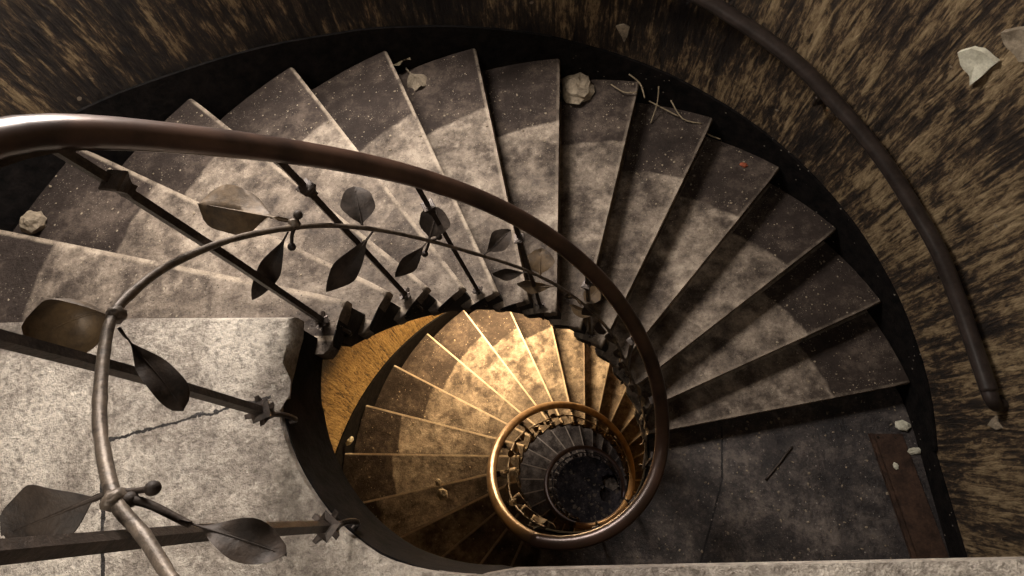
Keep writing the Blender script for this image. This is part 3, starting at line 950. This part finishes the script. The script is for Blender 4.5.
flake([(1.614, 1.181, 8.548), (1.630, 1.158, 8.585), (1.647, 1.134, 8.596), (1.683, 1.081, 8.587), (1.68, 1.086, 8.54), (1.673, 1.097, 8.457), (1.660, 1.116, 8.49), (1.640, 1.14, 8.50)], 'Creamy white plaster flake peeling off the brown wall near the upper right corner', M_FLAKE)
flake([(1.655, 1.123, 8.684), (1.678, 1.09, 8.724), (1.74, .985, 8.75), (1.76, .95, 8.68), (1.71, 1.037, 8.630), (1.68, 1.085, 8.65)], 'Tan peeling plaster flake cut by the right edge, beside the white flake', M_STONE)
flake([(2.0, 0.029, 7.477), (2.0, 0.0, 7.475), (2.0, -.03, 7.486), (2.0, -.035, 7.45), (2.0, -0.006, 7.409), (2.0, .01, 7.43)], 'Small pale paint flake on the wall just under the end of the black handrail', M_STONE, curl=.012)
flake([(0.430, 1.953, 8.178), (0.465, 1.945, 8.19), (0.50, 1.936, 8.17), (0.49, 1.939, 8.11), (.475, 1.943, 8.07), (.458, 1.947, 8.12)], 'Small tan paint flake on the brown wall at top centre', M_STONE, curl=.010)


def lump(name, label, cat, c, r, sq, mat, jit=.16, seg=12, group=None, zbase=None):
    bm = bmesh.new(); ball(bm, (0, 0, 0), r, seg, jit, sq)
    for v in bm.verts: v.co.z = max(v.co.z, -r * sq[2] * .55)
    mz = min(v.co.z for v in bm.verts)
    for v in bm.verts: v.co += Vector((0, 0, -mz))
    me_rot = Matrix.Rotation(hash_(c), 4, 'Z')
    for v in bm.verts: v.co = me_rot @ v.co
    o = link(name, bm, mat); auto_smooth(o, 30); o.location = c
    return tag(o, label, cat, group)


def hash_(c): return (c[0] * 12.9 + c[1] * 78.2) % 6.28


def stepz(k, zl=Z1, k0=0): return zl - RISE * (k - k0)


lump('plaster_lump', 'Round tan lump of broken plaster on a step against the wall, top centre', 'rubble', (.205, 1.87, stepz(8)), .105, (1, .85, .45), M_STONE, .25, 16)
lump('plaster_chip', 'White plaster chip at the top end of the rusty metal strip', 'rubble', (1.930, .080, Z2), .038, (1, .8, .5), M_FLAKE)
lump('plaster_chip', 'Thin white plaster sliver between the rusty strip and the wall', 'rubble', (1.958, -.06, Z2), .03, (.6, 1.6, .4), M_FLAKE)
lump('plaster_chip', 'Small pale chip lying on the rusty metal strip', 'rubble', (1.835, -.14, Z2 + .012), .016, (.8, 1.2, .4), M_FLAKE)
lump('plaster_lump', 'Pale green grey crumbled lump on the steps at the far left edge', 'rubble', (-1.78, .60, stepz(2)), .05, (1, .8, .7), M_STONE)
lump('plaster_chip', 'White chip of plaster on the dark skirting beside the golden steps', 'rubble', (-1.93, .19, stepz(0, Z2, -6)), .035, (.6, 1.2, .8), M_FLAKE)
lump('plaster_lump', 'Biggest of the pale crumbs on the golden steps', 'rubble', (-.93, -.26, stepz(-3, Z2, -6)), .045, (1, .8, .45), M_STONE)
lump('plaster_chip', 'Pale crumb beside the bigger one on the golden steps', 'rubble', (-1.02, -.17, stepz(-2, Z2, -6)), .028, (1, .8, .45), M_STONE)
lump('plaster_lump', 'Pale rubble block on the black floor at the bottom of the well', 'rubble', (.33, .10, 0), .13, (1, .8, .6), M_STONE)
lump('plaster_lump', 'Grey rubble block beside the paler block at the bottom of the well', 'rubble', (.22, -.10, 0), .10, (1, .8, .6), M_RISER)
lump('brick_chip', 'Small orange brick chip on the steps near the wall at upper right', 'rubble', (1.14, 1.49, stepz(10)), .022, (1, .7, .5), mat_simple('brick_red', (.22, .05, .02), (.40, .10, .04), 20, .8))
# fallen crumbs sprinkled on the outer ends of steps and landing: nobody could count them
bm = bmesh.new(); rr = random.Random(11)


def crumb(p, s):
    b0 = len(bm.verts)
    g = bmesh.ops.create_icosphere(bm, subdivisions=1, radius=s)
    q = (rr.uniform(.6, 1.5), rr.uniform(.6, 1.3), rr.uniform(.3, .7)); rot = Matrix.Rotation(rr.uniform(0, 6.28), 4, 'Z')
    for v in g['verts']:
        v.co = rot @ Vector((v.co.x * q[0], v.co.y * q[1], v.co.z * q[2] + s * q[2] * .6)) * (1 + rr.uniform(-.2, .2)) + Vector(p)


for i in range(900):
    k = rr.uniform(1.0, 13.0); kc = math.ceil(k); r = min(1.95, 1.30 + abs(rr.gauss(0, .45))) if rr.random() < .75 else rr.uniform(.6, 1.9)
    if rr.random() > .25 + k / 14: continue
    crumb(npt(k - .02 if k < kc - .05 else kc - .08, r, stepz(kc)), rr.choice((.002, .003, .003, .004, .006)))
for i in range(420):
    x = rr.uniform(.35, 1.93); y = rr.uniform(-.7, .3)
    if y > x * .15 - .03 or math.hypot(x, y) < .58: continue
    crumb((x, y, Z2), rr.choice((.002, .003, .004, .007)))
for i in range(420):
    k = rr.uniform(-5.8, 9.0); kc = math.ceil(k); r = rr.uniform(.6, 1.9)
    crumb(npt(min(k, kc - .08), r, stepz(kc, Z2, -6)), rr.choice((.003, .004, .005, .008)))
for i in range(160):
    a = rr.uniform(0, 6.28); q = rr.uniform(.05, .8)
    crumb((q * math.cos(a), q * math.sin(a) - .15, 0), rr.choice((.008, .012, .02, .028)))
o = link('plaster_crumbs', bm, M_STONE)
tag(o, 'Tiny pale plaster crumbs sprinkled over the dark steps and landing', 'rubble', kind='stuff')


def straw(name, label, pts, r, mat=M_TWIG, cat='straw', group=None):
    bm = bmesh.new(); tube(bm, spline(pts, 4), r, 6)
    o = link(name, bm, mat, smooth=True); return tag(o, label, cat, group)


G = 'dry straws along the wall above the upper right steps'
sw = [((.40, 1.86, 7.86), (.47, 1.80, 7.85), (.54, 1.80, 7.84)), ((.50, 1.88, 7.90), (.56, 1.84, 7.86), (.58, 1.76, 7.83)), ((.62, 1.85, 7.70), (.70, 1.79, 7.69), (.78, 1.74, 7.67)), ((.74, 1.82, 7.72), (.80, 1.72, 7.67), (.90, 1.68, 7.66)), ((.62, 1.72, 7.66), (.66, 1.80, 7.72), (.67, 1.86, 7.80)), ((.86, 1.76, 7.60), (.95, 1.68, 7.56), (1.02, 1.64, 7.55))]
for i, p in enumerate(sw):
    straw('dry_straw', 'Thin dry straw lying at the wall end of the upper right steps', p, .004, group=G)
straw('twig', 'Short dark twig lying on the black landing at lower right', [(1.316, -.026, Z2 + .007), (1.27, -.07, Z2 + .009), (1.235, -.109, Z2 + .008), (1.136, -.207, Z2 + .007)], .006, M_IRON, 'twig')
add = bmesh.new()
leaf_mesh(add, (-.80, 1.83, stepz(6) + .05), (-.66, 1.86, stepz(6) + .06), .06, 'twist', Vector((0, 0, 1)), 5)
tag(link('dry_leaf', add, M_TWIG, smooth=True), 'Curled pale dry leaf against the skirting at top left of centre', 'leaf')
add = bmesh.new()
leaf_mesh(add, (-.70, 1.84, stepz(6) + .02), (-.60, 1.70, stepz(6) + .02), .12, 'fold', Vector((0, 0, 1)), 8)
tag(link('dry_leaf', add, M_STONE, smooth=True), 'Wider brown dry leaf lying on the step below the pale curled one', 'leaf')

# rusty strip on the dark landing
ms = thing('metal_strip', 'Rusty flat metal strip on the dark landing beside the right wall', 'metal strip', (1.86, -.5, Z2))
bm = bmesh.new(); prism(bm, [(1.757, .038), (1.915, .035), (1.985, -.72), (1.825, -.72)], Z2 + .001, Z2 + .011)
link('plate', bm, M_RUST, ms)
bm = bmesh.new(); prism(bm, [(1.740, .040), (1.757, .040), (1.829, -.74), (1.806, -.74)], Z2 + .001, Z2 + .024)
link('raised_edge', bm, M_RUST, ms)
for p in ((1.785, .018), (1.875, .016)):
    bm = bmesh.new(); tube(bm, [(p[0], p[1], Z2 + .008), (p[0], p[1], Z2 + .0135)], [.010, .007], 12); link('screw', bm, M_IRON, ms)
